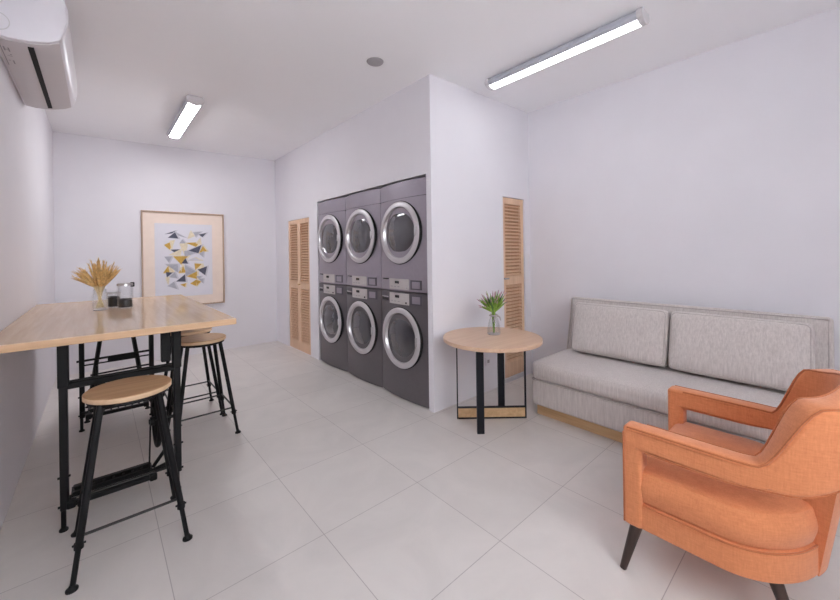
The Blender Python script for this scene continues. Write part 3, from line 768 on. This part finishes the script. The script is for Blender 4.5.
# ------------------------------------------------------------------ armchair
ch = thing('armchair', 'orange fabric tub armchair with open arms and dark tapered legs', 'armchair', (2.049, .30, 0))
HW, BK, FR = .359, .335, .32         # half width, depth of back curve, front y
STR = FR+.03                         # straight run of the arm before the back curve starts
A_, B_ = HW, BK
def arc_pts():
    pts = [(-HW, FR-FR*0-(FR+.03)*k/14) for k in range(15)]
    e = []
    for k in range(1, 48):
        an = PI*k/48; ex = .92
        cx, sx = math.cos(an), math.sin(an)
        e.append((-HW*math.copysign(abs(cx)**ex, cx), -.03-BK*abs(sx)**ex))
    return pts+e+[(-p[0], p[1]) for p in pts[::-1]]
RAW = arc_pts()
# resample evenly by length, keeping a station at the post edge
cum = [0]
for p, q in zip(RAW, RAW[1:]): cum.append(cum[-1]+math.dist(p, q))
TOT = cum[-1]
def path(s):
    s = max(0, min(TOT, s))
    for i in range(len(cum)-1):
        if cum[i+1] >= s-1e-9:
            u = (s-cum[i])/max(1e-9, cum[i+1]-cum[i]); p, q = RAW[i], RAW[i+1]
            return Vector((p[0]+(q[0]-p[0])*u, p[1]+(q[1]-p[1])*u, 0))
def nrm(s):
    t = path(s+.012)-path(s-.012); t.normalize(); return Vector((t.y, -t.x, 0))
if nrm(.1).x > 0:
    _n = nrm
    def nrm(s): return -_n(s)
def sm(a, b, x):
    u = max(0, min(1, (x-a)/(b-a))); return u*u*(3-2*u)
def ztop(s):
    m = min(s, TOT-s)
    return .612+.235*sm(.425, .60, m)+.035*sm(.6, .85, m)
def zbot(s):
    m = min(s, TOT-s); return .516+.015*sm(.3, .5, m)+.085*sm(.5, .78, m)
def lean(s, z):
    m = min(s, TOT-s); return .02*sm(.4, .7, m)*(z-.2)/.3-.0
def thick(s, z):
    m = min(s, TOT-s); return .088+.015*sm(.38, .55, m)
PWD = .072
def shell_pt(s, z, inner):
    n = nrm(s); d = lean(s, z)-(thick(s, z) if inner else 0)
    return path(s)+n*d+Vector((0, 0, z))
ss = [0, .018, .04, PWD]+[PWD+(TOT-2*PWD)*k/78 for k in range(1, 78)]+[TOT-PWD, TOT-.04, TOT-.018, TOT]
bm = B(); NR, NP = 7, 6
def col(s, post, inner):
    zs = [zbot(s)+(ztop(s)-zbot(s))*k/NR for k in range(NR+1)]
    if post: zs = [.19+(zbot(s)-.19)*k/NP for k in range(NP)]+zs
    return [bm.verts.new(shell_pt(s, z, inner)) for z in zs]
colsO, colsI = [], []
for i, s in enumerate(ss):
    post = i <= 3 or i >= len(ss)-4
    colsO.append(col(s, post, False)); colsI.append(col(s, post, True))
faces = set()
def quad(a, b, c, d): bm.faces.new((a, b, c, d))
def upper(c): return c[-(NR+1):]
def lower(c): return c[:NP+1]
nS = len(ss)
for i in range(nS-1):
    pi = i < 3 or i >= nS-4
    for C, flip in ((colsO, False), (colsI, True)):
        segs = [(upper(C[i]), upper(C[i+1]))]+([(lower(C[i]), lower(C[i+1]))] if pi else [])
        for a, b_ in segs:
            for k in range(len(a)-1):
                q = (a[k], b_[k], b_[k+1], a[k+1]); bm.faces.new(q[::-1] if flip else q)
    quad(colsO[i][-1], colsO[i+1][-1], colsI[i+1][-1], colsI[i][-1])
    if pi: quad(colsO[i][0], colsI[i][0], colsI[i+1][0], colsO[i+1][0])
    else: quad(upper(colsO[i])[0], upper(colsI[i])[0], upper(colsI[i+1])[0], upper(colsO[i+1])[0])
for i in (0, nS-1):
    for k in range(len(colsO[i])-1): quad(colsO[i][k], colsO[i][k+1], colsI[i][k+1], colsI[i][k])
for i in (3, nS-4):
    a, b_ = lower(colsO[i]), lower(colsI[i])
    for k in range(NP): quad(a[k], a[k+1], b_[k+1], b_[k])
bmesh.ops.recalc_face_normals(bm, faces=bm.faces[:])
es = [e for e in bm.edges if len(e.link_faces) == 2 and e.calc_face_angle(0) > math.radians(55)]
bmesh.ops.bevel(bm, geom=es, offset=.016, segments=3, profile=.5, affect='EDGES')
sh = obj('arm_shell', bm, M['orange'], ch, True)
# piping along the outer and inner top edges, and down the front posts
bm = B()
top_o = [shell_pt(s, ztop(s)-.004, False)-nrm(s)*.004 for s in ss[1:-1]]
tube(bm, [Vector((p.x, p.y, p.z)) for p in top_o], .0042, 6)
tube(bm, [shell_pt(s, ztop(s)-.004, True)+nrm(s)*.004 for s in ss[3:-3]], .0042, 6)
for s in (.004, TOT-.004):
    tube(bm, [shell_pt(s, z, False)-nrm(s)*.004 for z in (.20, .35, .5, .585)], .0042, 6)
for s0, s1 in ((PWD+.01, TOT-PWD-.01),):
    tube(bm, [shell_pt(s0+(s1-s0)*k/80, zbot(s0+(s1-s0)*k/80)+.004, False)-nrm(s0+(s1-s0)*k/80)*.004 for k in range(81)], .0034, 6)
obj('piping', bm, M['piping'], sh, True)
# seat body: belt and cushion, both D shaped
def dplan(hw, fy, by, n=40):
    pts = [(-hw, fy)]
    for k in range(n+1):
        an = PI*k/n; ex = 1.0; cx, sx = math.cos(an), math.sin(an)
        pts.append((-hw*math.copysign(abs(cx)**ex, cx), -abs(by)*abs(sx)**ex))
    return pts+[(hw, fy)]
def dblock(bm, hw, fy, by, z0, z1, r, swell=0):
    """D plan lofted with rounded top and bottom edges"""
    lv = [(z0, r*.7), (z0+r*.3, r*.2), (z0+r, 0)]+[(z0+r+(z1-z0-2*r)*k/4, -swell*math.sin(PI*k/4)) for k in range(1, 4)]+[(z1-r, 0), (z1-r*.3, r*.22), (z1, r*.75)]
    rings = [[bm.verts.new((x, y, z)) for x, y in dplan(hw-i, fy-i, abs(by)-i)] for z, i in lv]
    for A, Bq in zip(rings, rings[1:]):
        n = len(A)
        for k in range(n): bm.faces.new((A[k], A[(k+1) % n], Bq[(k+1) % n], Bq[k]))
    bm.faces.new(rings[0][::-1])
    # crowned top
    top = rings[-1]; c0 = bm.verts.new((0, (fy+by)/2+.02, z1+.012)); n = len(top)
    mid = [bm.verts.new((v.co.x*.5+c0.co.x*.5, v.co.y*.5+c0.co.y*.5, z1+.010)) for v in top]
    for k in range(n):
        bm.faces.new((top[k], top[(k+1) % n], mid[(k+1) % n], mid[k])); bm.faces.new((mid[k], mid[(k+1) % n], c0))
bm = B(); dblock(bm, HW-.010, FR-.012, -.264, .19, .300, .012); obj('seat_rail', bm, M['orange'], ch, True)
bm = B(); dblock(bm, HW-.014, FR-.03, -.257, .296, .437, .03, .008); se = obj('seat_cushion', bm, M['orange'], ch, True)
bm = B(); tube(bm, [Vector((x, y, .298)) for x, y in dplan(HW-.007, FR-.075, -.261)], .004, 6); obj('piping', bm, M['piping'], se, True)
# back panel joining the shell to the seat rail
bm = B(); k0, k1 = TOT/2-.17, TOT/2+.17
oo, ii = [], []
for k in range(25):
    s = k0+(k1-k0)*k/24
    oo.append([bm.verts.new(path(s)+nrm(s)*(-.096+.05*(z-.19)/.33)+Vector((0, 0, z))) for z in (.19, .3, .42, .62)])
    ii.append([bm.verts.new(path(s)+nrm(s)*(-.15)+Vector((0, 0, z))) for z in (.19, .3, .42, .62)])
for k in range(24):
    for j in range(3):
        bm.faces.new((oo[k][j], oo[k+1][j], oo[k+1][j+1], oo[k][j+1])); bm.faces.new((ii[k][j], ii[k][j+1], ii[k+1][j+1], ii[k+1][j]))
    bm.faces.new((oo[k][0], ii[k][0], ii[k+1][0], oo[k+1][0])); bm.faces.new((oo[k][3], oo[k+1][3], ii[k+1][3], ii[k][3]))
for k in (0, 24):
    for j in range(3): bm.faces.new((oo[k][j], oo[k][j+1], ii[k][j+1], ii[k][j]))
obj('back_panel', bm, M['orange'], ch, True)
for sx in (-1, 1):
    for (x, y, dx, dy) in ((.328, .275, .040, .045), (.225, -.13, .02, -.07)):
        bm = B(); tube(bm, [(sx*x, y, .20), (sx*(x+dx), y+dy, .0)], [.024, .013], 16); obj('leg', bm, M['walnut'], ch, True)

# ------------------------------------------------------------------ daylight, camera, view
W = bpy.data.worlds.new('World'); S.world = W; W.use_nodes = True
bg = W.node_tree.nodes['Background']
bg.inputs['Color'].default_value = (.95, .97, 1, 1); bg.inputs['Strength'].default_value = 5.8

cam = bpy.data.cameras.new('camera'); co = bpy.data.objects.new('camera', cam); COL.objects.link(co)
f, hy, yaw, roll, h = 366, 254.3, .72, -.014, 1.36
cam.sensor_width = 36; cam.sensor_fit = 'HORIZONTAL'; cam.lens = f/840*36
cam.shift_y = -(300-hy)/840
cam.clip_start = .02
R3 = Vector((math.cos(yaw), -math.sin(yaw), 0)); F3 = Vector((math.sin(yaw), math.cos(yaw), 0)); U3 = Vector((0, 0, 1))
rx = R3*math.cos(roll)+U3*math.sin(roll); up = -R3*math.sin(roll)+U3*math.cos(roll)
mw = Matrix((rx, up, -F3)).transposed().to_4x4(); mw.translation = (0, 0, h)
co.matrix_world = mw
S.camera = co
S.view_settings.view_transform = 'Standard'; S.view_settings.look = 'None'; S.view_settings.gamma = 1
S.view_settings.use_curve_mapping = False
S.view_settings.exposure = .60
S.cycles.max_bounces = 10; S.cycles.diffuse_bounces = 6; S.cycles.transparent_max_bounces = 16
S.cycles.caustics_reflective = False; S.cycles.caustics_refractive = False
